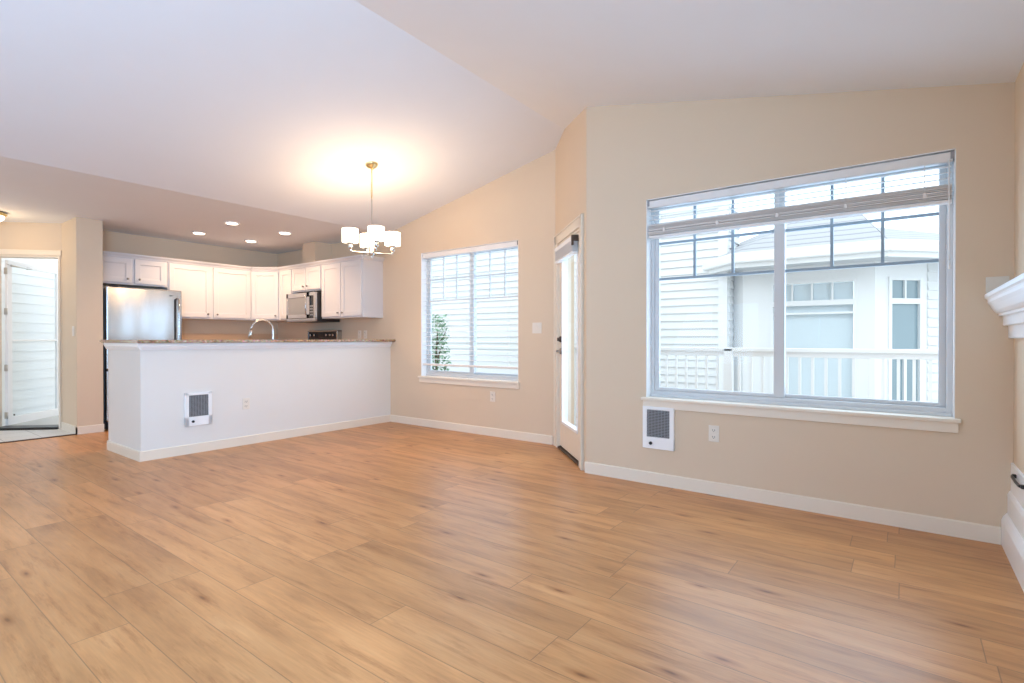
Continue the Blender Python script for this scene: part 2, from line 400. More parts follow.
wall('wall_rear', (XF, -3.2), (-1, 0), 10.1, (0, -1), lambda s: zc(XF - s) + E_, [(2.7, 4.5, .02, 2.1)], [XF - XRIDGE, XF - XFLAT])
wall('wall_kitchen', (-8.38, YB + T), (0, -1), YB + T - 2.09, (-1, 0), lambda s: ZFLAT + E_)
# wall end that screens the refrigerator from the entry
mb = MB(); mb.prism([(-7.68, 1.84), (-7.68, 2.09), (-8.6, 2.09), (-8.6, 2.0), (-8.27, 1.84)], 0, ZFLAT + E_)
struct('wall_column', mb, M['wall'])
# slanted entry wall with the front doorway
EP = Vector((-8.27, 1.84)); ED = Vector((-.70711, -.70711)); EN = Vector((-.70711, .70711))
wall('wall_entry', EP, ED, 2.0, EN, lambda s: ZFLAT + E_, [(.03, .79, 0, 2.13)], t=.15)

# peninsula half wall with return end
PX = -5.53; PY0 = 1.78; PZ = 1.045
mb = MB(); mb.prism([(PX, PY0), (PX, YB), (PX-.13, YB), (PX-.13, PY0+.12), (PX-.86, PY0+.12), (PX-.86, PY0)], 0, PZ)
struct('wall_peninsula', mb, M['penwall_daylit'])

# baseboards: square-edged boards with an eased top
def base(name, segs, h=.092, t=.014, m='trim'):
    mb = MB()
    for (x0, y0), (x1, y1) in segs:                      # the room lies to the left of each run
        a, b = Vector((x0, y0)), Vector((x1, y1)); d = (b - a).normalized(); n = Vector((-d.y, d.x)); Ls = (b - a).length
        mtx = Matrix(((n.x, 0, d.x, a.x), (n.y, 0, d.y, a.y), (0, 1, 0, 0), (0, 0, 0, 1)))
        mb.prism([(0, 0), (t, 0), (t, h-.006), (t-.005, h), (0, h)], 0, Ls, mtx=mtx)
    return struct(name, mb, M[m])
base('baseboard_right', [((.418, YR), (CV.x - .006, YR))])
base('baseboard_back', [((CC.x - .03, YB), (PX, YB))])
base('baseboard_peninsula', [((PX, YB), (PX, PY0 - .014)), ((PX + .014, PY0), (PX - .86, PY0))])
base('baseboard_column', [((-7.68, 2.095), (-7.68, 1.826)), ((-7.666, 1.84), (-8.26, 1.84))])
base('baseboard_rear', [((-4.9, -3.2), (-9.5, -3.2))][::-1])

# ------------------------------------------------------------------ windows
def window(name, op, Y, glassY):
    x0, x1, z0, z1 = op; xm = (x0 + x1)/2
    y0, y1 = glassY - .035, glassY + .035; fw = .035
    f = MB()
    f.box(x0, x0+fw, y0, y1, z0+.001, z1, .004); f.box(x1-fw, x1, y0, y1, z0+.001, z1, .004)
    f.box(x0+fw-.002, x1-fw+.002, y0+.002, y1-.002, z0+.002, z0+.05, .004); f.box(x0+fw-.002, x1-fw+.002, y0+.002, y1-.002, z1-fw, z1-.001, .004)
    f.box(x0+.01, x1-.01, y0-.012, y0+.001, z0+.002, z0+.022, .003)
    root = f.build(name, M['vinyl'], kind='structure')
    for k, (a, b, yy) in enumerate(((x0+fw, xm+.033, glassY-.012), (xm-.033, x1-fw, glassY+.014))):
        s = MB(); sw = .034
        la = .066 if k == 0 else .066
        sl, sr = (sw, .066) if k == 0 else (.066, sw)
        s.box(a, a+sl, yy-.014, yy+.014, z0+.05, z1-fw, .003); s.box(b-sr, b, yy-.014, yy+.014, z0+.05, z1-fw, .003)
        s.box(a+sl-.002, b-sr+.002, yy-.0125, yy+.0125, z0+.051, z0+.05+sw*.7, .003); s.box(a+sl-.002, b-sr+.002, yy-.0125, yy+.0125, z1-fw-sw, z1-fw-.001, .003)
        so = s.build('sash', M['vinyl'], root)
        MB().box(a+sl-.004, b-sr+.004, yy-.004, yy+.004, z0+.07, z1-fw-sw+.004).build('pane', M['glass'], so)
        g = MB(); ga, gb = a+sl, b-sr; zt = z1-fw-sw; th = (gb-ga)/3
        zz = (zt - th*.98, zt - th*2.0) if name == 'window_1' else (zt - .27, zt - .54)
        for q in (1, 2): g.box(ga+th*q-.009, ga+th*q+.009, yy-.009, yy+.009, zz[1], zt)
        for z in zz: g.box(ga, gb, yy-.0085, yy+.0085, z-.009, z+.009)
        g.build('grille', M['grille'] if name == 'window_1' else M['vinyl'], so)
    # jamb liner, stool and apron
    j = MB()
    j.box(x0-.001, x0+.006, Y+.002, y0+.01, z0, z1); j.box(x1-.006, x1+.001, Y+.002, y0+.01, z0, z1)
    j.box(x0, x1, Y+.002, y0+.01, z1-.006, z1+.001)
    j.build('jamb', M['white'], root)
    st = MB(); st.box(x0-.03, x1+.025, Y-.035, Y+.0, z0-.02, z0+.002, .004); st.box(x0, x1, Y-.002, y0+.005, z0-.02, z0+.002)
    st.build('window_stool', M['trim'], root)
    MB().box(x0-.02, x1+.015, Y-.016, Y, z0-.078, z0-.02, .003).build('window_apron', M['trim'], root)
    return root
window('window_1', BW, YR, YR + .115)
window('window_2', SW, YB, YB + .125)
# windows added behind the viewer to let light in, never in view: plain frames with panes
def added_window(name, x0, x1, y0, y1, z0, z1, ax):
    f = MB()
    if ax == 'x':
        for a in (x0, (x0+x1)/2-.04, x1-.08): f.box(a, a+.08, y0, y1, z0, z1)
        f.box(x0, x1, y0, y1, z0, z0+.08); f.box(x0, x1, y0, y1, z1-.08, z1)
    else:
        for a in (y0, (y0+y1)/2-.04, y1-.08): f.box(x0, x1, a, a+.08, z0, z1)
        f.box(x0, x1, y0, y1, z0, z0+.08); f.box(x0, x1, y0, y1, z1-.08, z1)
    r = f.build(name, M['vinyl'], kind='structure')
added_window('window_3', XF-4.5, XF-2.7, -3.33, -3.26, .02, 2.1, 'x')
added_window('window_4', XF+.08, XF+.15, -2.0, .1, .75, 2.2, 'y')

# blinds
def blind_big():
    x0, x1 = BW[0]+.012, BW[1]-.012; yc = YR + .032; zt = BW[3] - .015
    t = thing('window_blind', 'raised horizontal blind bunched at the top of the big living room window', 'blind', ((x0+x1)/2, yc, zt))
    w_ = (x1-x0)/2
    h = MB(); h.box(-w_, w_, -.028, .028, -.052, 0, .003); h.build('headrail', M['slat'], t)
    s = MB()
    for k in range(4):
        z = -.075 - k*.034
        s.box(-w_+.004, w_-.004, -.024, .024, z-.0014, z+.0014, mtx=Matrix.Translation((0, 0, z)) @ Matrix.Rotation(R(5), 4, 'X') @ Matrix.Translation((0, 0, -z)))
    s.build('hanging_slats', M['slat'], t)
    s = MB(); z = -.187
    for k in range(11):
        dx = random.uniform(-.003, .003); a = random.uniform(-4.0, 4.0)
        s.box(-w_+.004+dx, w_-.004+dx, -.026, .024, -.0018, .0018, mtx=Matrix.Translation((0, random.uniform(-.006, .003), z)) @ Matrix.Rotation(R(a), 4, 'X') @ Matrix.Rotation(R(random.uniform(-.12, .12)), 4, 'Y')); z -= .0071
    s.build('slat_stack', M['slat2'], t)
    b = MB(); b.box(-w_+.004, w_-.004, -.026, .026, z-.02, z-.001, .003); b.build('bottom_rail', M['slat'], t)
    for f in (-.86, -.43, 0, .43, .86):
        c = MB()
        for yy in (-.027, .027): c.tube([(f*w_, yy, -.05), (f*w_, yy, z-.01)], .0012, 6)
        c.box(f*w_-.002, f*w_+.002, -.027, .027, z-.012, z-.009)
        c.box(f*w_-.008, f*w_+.008, -.031, -.026, z+.02, z+.05)
        c.tube([(f*w_, -.030, z+.05), (f*w_+.012, -.034, z+.03), (f*w_+.004, -.034, z+.012), (f*w_-.01, -.033, z+.025)], .0016, 6)
        c.build('ladder_cord', M['slat2'], t)
    wd = MB(); wd.tube([(w_-.018, -.034, -.04), (w_-.016, -.036, -.62)], .0035, 8); wd.lathe([(.005, -.66), (.006, -.64), (.0035, -.61)], 10, Matrix.Translation((w_-.016, -.036, 0))); wd.build('pull_cord', M['white'], t)
    for s_ in (-1, 1):
        MB().box(s_*w_-.012*s_, s_*w_+.005*s_, -.031, .028, -.04, .004).build('end_bracket', M['grey'], t)
blind_big()

def blind_small():
    x0, x1 = SW[0]+.012, SW[1]-.012; yc = YB + .045; zt = SW[3] - .008; w_ = (x1-x0)/2
    t = thing('window_blind', 'lowered white horizontal blind with open slats in the dining window', 'blind', ((x0+x1)/2, yc, zt))
    MB().box(-w_, w_, -.03, .03, -.06, 0, .003).build('headrail', M['slat'], t)
    s = MB()
    for k in range(23):
        z = -.095 - k*.0565
        mt = Matrix.Translation((0, 0, z)) @ Matrix.Rotation(R(6), 4, 'X')
        s.prism([(-.027, 0), (-.012, .0035), (.012, .0035), (.027, 0), (.012, .0008), (-.012, .0008)], -w_+.005, w_-.005, mtx=mt @ Matrix(((0, 0, 1, 0), (1, 0, 0, 0), (0, 1, 0, 0), (0, 0, 0, 1))))
    s.build('slats', M['slat'], t)
    zb = SW[3] - .008 - .785
    MB().box(-w_+.004, w_-.004, -.027, .027, -zb-.012, -zb+.012, .003).build('bottom_rail', M['slat2'], t)
    for f in (-.8, 0, .8):
        c = MB()
        for yy in (-.029, .029): c.tube([(f*w_, yy, -.05), (f*w_, yy, -zb)], .0012, 6)
        c.box(f*w_-.002, f*w_+.002, -.029, .029, -zb-.014, -zb-.011)
        c.build('ladder_cord', M['slat'], t)
    MB().box(w_-.012, w_+.006, -.034, .03, -.045, .004).build('end_bracket', M['black'], t)
blind_small()

# ------------------------------------------------------------------ patio door on the slanted wall
# local frame: X along the wall from the inner corner, Y outwards (into the wall), Z up
def patio_door():
    rz = -PI/4
    L0 = (CC.x, CC.y, 0)
    s0, s1 = DO
    c = MB()
    def casing(a0, a1, b0, b1, y0=-.018):
        c.box(a0, a1, y0, 0, b0, b1, .004)
    casing(s0-.085, s0+.012, 0, DT+.07); casing(s1-.012, s1+.085, 0, DT+.07); casing(s0-.085, s1+.085, DT-.012, DT+.075)
    c.box(s0-.085, s1+.085, -.026, 0, DT+.068, DT+.082, .004)
    for a in (s0-.085, s1+.071): c.box(a, a+.014, -.026, 0, 0, DT+.08, .003)
    struct('trim_2', c, M['doorp'], L0, rz)
    f = MB()
    f.box(s0, s0+.032, .0, .13, 0, DT); f.box(s1-.032, s1, .0, .13, 0, DT); f.box(s0, s1, .0, .13, DT-.032, DT)
    f.box(s0+.03, s0+.045, .068, .085, 0, DT-.03); f.box(s1-.045, s1-.03, .068, .085, 0, DT-.03)
    f.build('door_1_frame', M['doorp'], kind='structure', loc=L0, rotz=rz).name = 'trim_3'
    th = MB(); th.box(s0+.03, s1-.03, -.01, .15, 0.001, .022, .004); struct('trim_4', th, M['bronze'], L0, rz)
    a, b = s0+.035, s1-.035; y0, y1 = .010, .054; zb, zt = .034, DT-.036
    p = MB(); st = .11; gb, gt = .275, zt-.12
    p.box(a, a+st, y0, y1, zb, zt, .002); p.box(b-st, b, y0, y1, zb, zt, .002); p.box(a+st-.002, b-st+.002, y0, y1, zb, gb); p.box(a+st-.002, b-st+.002, y0, y1, gt, zt)
    d = p.build('door_1', M['doorp'], kind='structure', loc=L0, rotz=rz)
    fr = MB(); q = .028
    for (u0, u1, v0, v1) in ((a+st-.012, a+st+q-.012, gb-.012, gt+.012), (b-st-q+.012, b-st+.012, gb-.012, gt+.012), (a+st-.012, b-st+.012, gb-.012, gb+q-.012), (a+st-.012, b-st+.012, gt-q+.012, gt+.012)):
        fr.box(u0, u1, y0-.006, y1+.008, v0, v1, .003)
    fr.build('glass_frame', M['white'], d)
    MB().box(a+st, b-st, .022, .027, gb, gt).build('glass', M['glass'], d)
    h = MB(); zl_ = .985; hx = a+.06
    h.lathe([(.030, 0), (.030, .008), (.024, .013), (.012, .016), (.012, .045)], 20, Matrix.Translation((hx, y0, zl_)) @ Matrix.Rotation(PI/2, 4, 'X'))
    h.tube([(hx, y0-.045, zl_), (hx+.03, y0-.05, zl_), (hx+.075, y0-.048, zl_-.003), (hx+.115, y0-.043, zl_-.006)], [.009, .010, .008, .006])
    h.build('lever_handle', M['knob'], d)
    h = MB(); zl_ = 1.105
    h.lathe([(.031, 0), (.031, .010), (.022, .018), (.022, .022)], 20, Matrix.Translation((hx, y0, zl_)) @ Matrix.Rotation(PI/2, 4, 'X'))
    h.box(hx-.006, hx+.006, y0-.04, y0-.018, zl_-.017, zl_+.017, .003)
    h.build('deadbolt', M['bronze'], d)
    for z in (.28, 1.08, 1.86):
        g = MB(); g.tube([(b+.004, y0-.006, z-.045), (b+.004, y0-.006, z+.045)], .007, 10); g.box(b-.03, b+.028, y0-.002, y0+.002, z-.045, z+.045); g.build('hinge', M['nickel'], d)
    # raised shade on the door glass
    t = thing('door_blind', 'rolled-up cream shade at the top of the patio door glass', 'blind', (0, 0, 0))
    t.location = (CC.x + (s0+s1)/2*.70711, CC.y - (s0+s1)/2*.70711, gt); t.rotation_euler = (0, 0, rz)
    wd = (b-a)/2 - .06
    k = MB(); k.box(-wd, wd, -.058, .003, .045, .085, .004); k.build('headrail', M['white'], t)
    k = MB()
    for i in range(14): k.box(-wd+.006, wd-.006, -.055+random.uniform(-.001, .001), -.003, .043-i*.0065, .0455-i*.0065)
    k.box(-wd+.004, wd-.004, -.056, -.002, -.065, -.048, .003)
    k.build('slat_stack', M['white'], t)
    k = MB(); k.box(wd-.004, wd+.022, -.064, .004, .038, .09, .003); k.box(wd-.002, wd+.02, -.062, -.045, .0, .04, .002); k.build('mounting_bracket', M['bronze'], t)
patio_door()

# ------------------------------------------------------------------ front doorway: jambs and an open storm door
def entry():
    rz = math.atan2(ED.y, ED.x)             # local X along the wall from its right end, local -Y outwards
    L0 = (EP.x, EP.y, 0)
    f = MB()
    f.box(.03, .042, -.15, .0, 0, 2.13); f.box(.765, .79, -.15, .0, 0, 2.13); f.box(.042, .765, -.149, -.001, 2.105, 2.13)
    struct('trim_5', f, M['doorp'], L0, rz)
    c = MB(); c.box(.785, .85, 0, .018, 0, 2.125, .003); c.box(.0, .85, 0, .018, 2.125, 2.19, .003); c.box(.015, .035, 0, .012, 0, 2.125, .003)
    struct('trim_6', c, M['doorp'], L0, rz)
    s = MB(); s.box(.055, .765, -.20, .01, .001, .03, .004); struct('trim_7', s, M['black'], L0, rz)
    # storm door standing open outwards, at right angles to the wall (drawn along -Y)
    x0, x1 = .715, .745; ya, yb = -.17, -1.10; zb, zt = .035, 2.09
    p = MB(); q = .075
    p.box(x0, x1, ya, ya-q, zb, zt, .003); p.box(x0, x1, yb+q, yb, zb, zt, .003); p.box(x0+.001, x1-.001, ya-q, yb+q, zt-q, zt, .003); p.box(x0+.001, x1-.001, ya-q, yb+q, zb, zb+.10, .003); p.box(x0+.001, x1-.001, ya-q, yb+q, 1.08, 1.10, .003)
    d = p.build('door_2', M['white'], kind='structure', loc=L0, rotz=rz)
    MB().box((x0+x1)/2-.003, (x0+x1)/2+.003, ya-q+.005, yb+q-.005, zb+.09, 1.08).build('lower_glass', M['glass'], d)
    MB().box((x0+x1)/2-.003, (x0+x1)/2+.003, ya-q+.005, yb+q-.005, 1.10, zt-q+.005).build('upper_glass', M['glass'], d)
    for z in (.16, .75, 1.45, 1.95):
        g = MB(); g.tube([(x0-.002, ya+.010, z-.04), (x0-.002, ya+.010, z+.04)], .006, 10); g.box(x0-.002, x1, ya-.002, ya+.012, z-.04, z+.04); g.build('hinge', M['nickel'], d)
    g = MB(); g.tube([(x0-.02, ya-.03, 2.02), (x0-.02, ya-.36, 2.02)], .012, 10); g.tube([(x0-.02, ya-.03, 2.02), (x0-.03, ya+.05, 2.03)], .005, 8); g.box(x0-.02, x0, ya-.34, ya-.30, 2.005, 2.035); g.build('door_closer', M['nickel'], d)
    g = MB(); g.box(x0-.008, x0, ya-.10, ya-.085, .145, .165); g.build('latch', M['bronze'], d)
    # porch outside
    b = MB(); b.box(-2.2, 2.6, -3.2, -.16, -.14, -.02); b.build('ground_porch', M['deck'], loc=L0, rotz=rz, kind='structure')
entry()

# lap siding helper: courses along local X between x0..x1, facing -Y
def siding(mb, x0, x1, z0, z1, y=0.0, lap=.125, mtx=None, dep=.028):
    z = z0
    while z < z1 - .01:
        h = min(lap, z1 - z)
        mb.profile_x([(y, z), (y-dep, z), (y-dep, z+.004), (y-.004, z+h), (y, z+h)], x0, x1, mtx=mtx); z += lap
pw = thing('porch_wall', 'white lap-sided porch wall seen through the open front doorway', 'wall')
mb = MB()
PWM = Matrix.Translation((EP.x + ED.x*1.02 + EN.x*.16, EP.y + ED.y*1.02 + EN.y*.16, 0)) @ Matrix.Rotation(math.atan2(EN.y, EN.x), 4, 'Z')
siding(mb, 0, 2.8, -.1, 2.7, 0, .13, PWM, .012); mb.box(0, 2.8, 0, .1, -.1, 2.7, mtx=PWM)
mb.build('siding', mat('porch_siding', (.92, .93, .94), .6), pw)
mb = MB(); mb.box(-.02, .09, -.03, .0, -.1, 2.7, mtx=PWM); mb.box(2.72, 2.82, -.03, 0, -.1, 2.7, mtx=PWM); mb.build('corner_board', M['extrim'], pw)

# ------------------------------------------------------------------ wall plates, heaters
def place_on(normal_angle): return normal_angle
# local frame of wall plates: X across, Y = -outwards from wall (front faces -Y), Z up
def outlet(label, loc, rz):
    t = thing('wall_outlet', label, 'outlet', loc, rz, 'wall outlets')
    MB().box(-.036, .036, -.006, 0, -.058, .058, .002).build('cover_plate', M['plastic'], t)
    for z in (-.024, .024):
        rc = MB().box(-.017, .017, -.009, -.005, z-.014, z+.014, .003).build('receptacle', M['plastic'], t)
        for x in (-.007, .007): MB().box(x-.0016, x+.0016, -.0098, -.008, z-.003, z+.007).build('slot', M['slot'], rc)
        MB().box(-.0028, .0028, -.0098, -.008, z-.0105, z-.006, .0005).build('ground_hole', M['slot'], rc)
    return t
o1 = outlet('white duplex outlet right of the heater under the big window', (-1.087, YR, .435), 0)
dup(o1, (-3.765, YB, .45), 0, 'white duplex outlet below the dining window')
dup(o1, (PX, 2.728, .43), PI/2, 'white duplex outlet on the peninsula wall right of its heater')
dup(o1, (-6.06, YB, 1.17), 0, 'white duplex outlet on the kitchen wall under the right upper cabinet, right of the pair')
dup(o1, (-6.19, YB, 1.17), 0, 'white duplex outlet on the kitchen wall under the right upper cabinet, left of the pair')
def switch(label, loc, rz, gang=1):
    t = thing('light_switch', label, 'light switch', loc, rz, 'light switches')
    w_ = .036 + .023*(gang-1)
    MB().box(-w_, w_, -.006, 0, -.058, .058, .002).build('cover_plate', M['plastic'], t)
    for k in range(gang):
        x = (k-(gang-1)/2)*.046
        r = MB(); r.box(x-.016, x+.016, -.0085, -.005, -.033, .033, .002); r.box(x-.014, x+.014, -.012, -.008, -.002, .030, .002, ); r.build('rocker', M['plastic'], t)
    return t
switch('white two-rocker light switch between the dining window and the patio door', (-3.155, YB, 1.226), 0, 2)
switch('white light switch on the side of the wall end by the front doorway', (-7.80, 1.84, 1.2), 0, 1)

def heater(label, loc, rz):
    t = thing('wall_heater', label, 'heater', loc, rz, 'recessed wall heaters')
    w_, h = .122, .160
    f = MB(); gx0, gx1, gz0, gz1 = -.088, .088, -.072, .135
    f.box(-w_, gx0, -.022, 0, -h, h, .003); f.box(gx1, w_, -.022, 0, -h, h, .003); f.box(-w_, w_, -.022, 0, -h, gz0, .003); f.box(-w_, w_, -.022, 0, gz1, h, .003)
    f.build('frame', M['white'], t)
    MB().box(gx0-.003, gx1+.003, -.010, 0, gz0-.003, gz1+.003).build('heater_core', M['slot'], t)
    g = MB()
    n = 18
    for i in range(n):
        z = gz0 + (i+.5)*(gz1-gz0)/n; g.box(gx0, gx1, -.019, -.013, z-.0028, z+.0028)
    for i in range(7):
        x = gx0 + (i+.5)*(gx1-gx0)/7; g.box(x-.0015, x+.0015, -.017, -.012, gz0, gz1)
    g.build('grille', M['grey'], t)
    k = MB(); k.lathe([(.012, 0), (.012, .012), (.009, .016)], 16, Matrix.Translation((-.055, -.022, -.118)) @ Matrix.Rotation(PI/2, 4, 'X')); k.build('thermostat_knob', M['black'], t)
    return t
h1 = heater('white wall heater with dark grille under the left end of the big window', (-1.492, YR, .435), 0)
dup(h1, (PX, 2.262, .428), PI/2, 'white wall heater with grey grille on the peninsula wall')

# ------------------------------------------------------------------ bar top on the peninsula
t = thing('bar_counter', 'long brown speckled granite bar top on the white peninsula wall', 'countertop', (PX, PY0, PZ))
g = MB()
L_ = YB - PY0
g.prism([(.115, -.06), (.115, L_+.0-.003), (-.27, L_-.003), (-.27, .20), (-.90, .20), (-.90, -.06)], .026, .056, .008)
g.build('granite_slab', M['granite'], t)
s = MB()
s.prism([(.045, -.035), (.045, L_-.003), (-.16, L_-.003), (-.16, .15), (-.88, .15), (-.88, -.035)], .0, .026, .005)
s.prism([(.028, -.020), (.028, L_-.003), (-.15, L_-.003), (-.15, .14), (-.87, .14), (-.87, -.020)], -.03, .0, .004) if False else None
s.build('support_board', M['white'], t)
s = MB(); s.profile_x([(0, -.04), (.008, -.04), (.028, -.006), (.028, 0), (0, 0)], 0, L_ - .003, Matrix(((0, 1, 0, 0), (1, 0, 0, 0), (0, 0, 1, 0), (0, 0, 0, 1))))
s.profile_x([(0, -.04), (-.008, -.04), (-.028, -.006), (-.028, 0), (0, 0)], -.88, .028)
s.build('trim_moulding', M['white'], t)

# kitchen counters and base units behind the bar
def door_panel(mb, x0, x1, z0, z1, y=0.0, st=.062):
    """shaker door facing -Y, front at y-.02"""
    mb.box(x0, x0+st, y-.02, y, z0, z1, .0025); mb.box(x1-st, x1, y-.02, y, z0, z1, .0025)
    mb.box(x0+st-.002, x1-st+.002, y-.02, y, z0, z0+st, .0025); mb.box(x0+st-.002, x1-st+.002, y-.02, y, z1-st, z1, .0025)
    i = st - .002
    mb.box(x0+i, x1-i, y-.010, y, z0+i, z1-i)
    for (a, b, c, d) in ((x0+st, x0+st+.008, z0+st, z1-st), (x1-st-.008, x1-st, z0+st, z1-st), (x0+st, x1-st, z0+st, z0+st+.008), (x0+st, x1-st, z1-st-.008, z1-st)):
        mb.box(a, b, y-.015, y-.008, c, d, .002)
def knob(parent, x, z, y=-.02):
    k = MB(); k.lathe([(.006, 0), (.005, .010), (.012, .016), (.014, .021), (.010, .026), (.002, .028)], 14, Matrix.Translation((x, y, z)) @ Matrix.Rotation(PI/2, 4, 'X'))
    return k.build('knob', M['knob'], parent)

ZU0, ZU1 = 1.395, 2.165
def upper(label, loc, rz, width, depth, doors, z0=ZU0, z1=ZU1, end_panels=True):
    """upper cabinet: local X along its front from left, front at Y=0 facing -Y, box behind."""
    t = thing('upper_cabinet', label, 'cabinet', loc, rz, 'white upper kitchen cabinets')
    b = MB(); b.box(.001, width-.001, 0, depth, z0, z1); b.build('cabinet_box', M['cab'], t)
    for (a, c, kx) in doors:
        d = MB(); door_panel(d, a+.003, c-.003, z0+.022, z1-.022); dd = d.build('door', M['cab'], t)
        if kx is not None: knob(dd, kx, z0+.07 if z1-z0 > .5 else z0+.075)
    return t
def crown(t, x0, x1, m0=0.0, m1=0.0):
    c = MB()
    c.profile_x([(.004, ZU1-.012), (-.010, ZU1-.012), (-.016, ZU1+.006), (-.034, ZU1+.028), (-.038, ZU1+.045), (.004, ZU1+.045)], x0, x1)
    c.build('crown_moulding', M['cab'], t)
XK = -8.05; YS = YB - .33
# along the kitchen back wall (front faces +X): local X runs along +Y
rzk = PI/2
u = upper('short two-door white cabinet above the refrigerator', (XK, 2.11, 0), rzk, .80, .33, [(.02, .385, .335), (.415, .78, .465)], z0=1.81); crown(u, 0, .80)
u = upper('wide two-door white upper cabinet right of the refrigerator', (XK, 2.911, 0), rzk, 1.139, .33, [(.012, .555, .505), (.585, 1.128, .635)]); crown(u, 0, 1.139)
# corner unit on the slant
cx, cy = XK, 4.05; ex, ey = -7.715, YS
wl = math.hypot(ex-cx, ey-cy); rzc = math.atan2(ey-cy, ex-cx)
t = thing('upper_cabinet', 'slanted one-door white corner cabinet above the kitchen counter', 'cabinet', (cx, cy, 0), 0, 'white upper kitchen cabinets')
b = MB(); loc_ = lambda x, y: (Matrix.Rotation(-rzc, 3, 'Z') @ Vector((x-cx, y-cy, 0)))[:2]
b.prism([loc_(cx, cy+.001), loc_(ex-.001, ey), loc_(ex-.001, YB), loc_(-8.38, YB), loc_(-8.38, cy+.001)], ZU0, ZU1); b.build('cabinet_box', M['cab'], t)
d = MB(); door_panel(d, .02, wl-.02, ZU0+.022, ZU1-.022); dd = d.build('door', M['cab'], t); knob(dd, wl-.055, ZU0+.07)
crown(t, -.0, wl)
for ch in t.children_recursive: ch.data.transform(Matrix.Rotation(rzc, 4, 'Z'))
# along the stove wall (front faces -Y): local X along +X
u = upper('narrow white cabinet between the corner cabinet and the microwave', (-7.715, YS, 0), 0, .355, .33, [(.03, .345, None)]); crown(u, 0, .355)
u = upper('short two-door white cabinet above the microwave', (-7.358, YS, 0), 0, .756, .33, [(.01, .372, .325), (.384, .746, .431)], z0=1.80); crown(u, 0, .756)
u = upper('two-door white upper cabinet at the right end, right of the microwave', (-6.60, YS, 0), 0, .92, .33, [(.012, .455, .41), (.465, .908, .51)]); crown(u, 0, .92)
# crown return at the open end
c = MB(); c.profile_x([(0, ZU1-.012), (-.014, ZU1+.006), (-.03, ZU1+.028), (-.034, ZU1+.045), (0, ZU1+.045)], 0, .33, Matrix(((0, -1, 0, .92), (1, 0, 0, 0), (0, 0, 1, 0), (0, 0, 0, 1))))
c.build('crown_return', M['cab'], u)
# duct chase above the microwave cabinet
mb = MB(); mb.box(-7.17, -6.85, 4.38, YB, ZU1+.046, ZFLAT + E_); struct('trim_8', mb, M['wall'])

# base cabinets, counters, light band on the wall
def base_unit(label, loc, rz, width, depth, nd):
    t = thing('base_cabinet', label, 'cabinet', loc, rz, 'white base kitchen cabinets')
    b = MB(); b.box(0, width, 0, depth, .10, .885); b.box(0, width, .06, depth, 0, .10); b.build('cabinet_box', M['cab'], t)
    dw = width/nd
    for i in range(nd):
        d = MB(); door_panel(d, i*dw+.006, (i+1)*dw-.006, .12, .70); dd = d.build('door', M['cab'], t); knob(dd, i*dw+(.06 if i % 2 else dw-.06), .64)
        d = MB(); d.box(i*dw+.006, (i+1)*dw-.006, -.02, 0, .715, .87, .003); dd = d.build('drawer', M['cab'], t); knob(dd, (i+.5)*dw, .79)
    return t
base_unit('white base cabinet run under the kitchen counter beside the refrigerator', (-7.77, 2.99, 0), PI/2, 1.06, .61, 2)
base_unit('white base cabinet right of the range behind the bar', (-6.585, 4.05, 0), 0, .56, .61, 1)
mb = MB(); mb.prism([(-8.378, 2.97), (-7.745, 2.97), (-7.745, 4.03), (-7.375, 4.03), (-7.375, YB-.002), (-8.378, YB-.002)], .887, .925, .006)
tag(mb.build('countertop', M['granite']), 'granite kitchen counter behind the bar, along the back wall', 'countertop')
t = base_unit('white sink base cabinet on the kitchen side of the peninsula', (PX-.74, 4.0, 0), -PI/2, 2.07, .60, 4)
mb = MB(); mb.prism([(-6.30, 1.93), (-5.665, 1.93), (-5.665, YB-.002), (-6.582, YB-.002), (-6.582, 4.03), (-6.30, 4.03)], .887, .925, .006)
tag(mb.build('countertop', M['granite']), 'granite sink counter along the kitchen side of the peninsula', 'countertop')
mb = MB(); mb.box(-8.379, -8.366, 2.98, YB, .93, 1.19); struct('wall_light_band', mb, M['litband'])  # tan strip standing in for reflected light on the wall

# faucet
FXY = (-6.05, 3.31)
t = thing('kitchen_faucet', 'chrome gooseneck kitchen faucet rising behind the bar', 'faucet', (FXY[0], FXY[1], .925), R(-8))
p = []
for i in range(6): p.append((0, 0, .02 + i*.052))
for i in range(1, 15):
    a = PI*i/14*.97; p.append((0, -.125 + .125*math.cos(a), .28 + .125*math.sin(a)))
mb = MB(); mb.tube(p, .0125, 12); mb.lathe([(.028, 0), (.028, .008), (.019, .02), (.016, .09), (.013, .10)], 20); mb.build('spout', M['nickel'], t)
mb = MB(); e = p[-1]; mb.tube([e, (0, e[1]-.003, e[2]-.03), (0, e[1]-.010, e[2]-.06), (0, e[1]-.016, e[2]-.105)], [.014, .017, .019, .017], 14); mb.build('spray_head', M['nickel'], t)
mb = MB(); mb.tube([(.012, 0, .07), (.045, 0, .085), (.09, 0, .125)], [.010, .008, .006], 10); mb.build('lever_handle', M['nickel'], t)

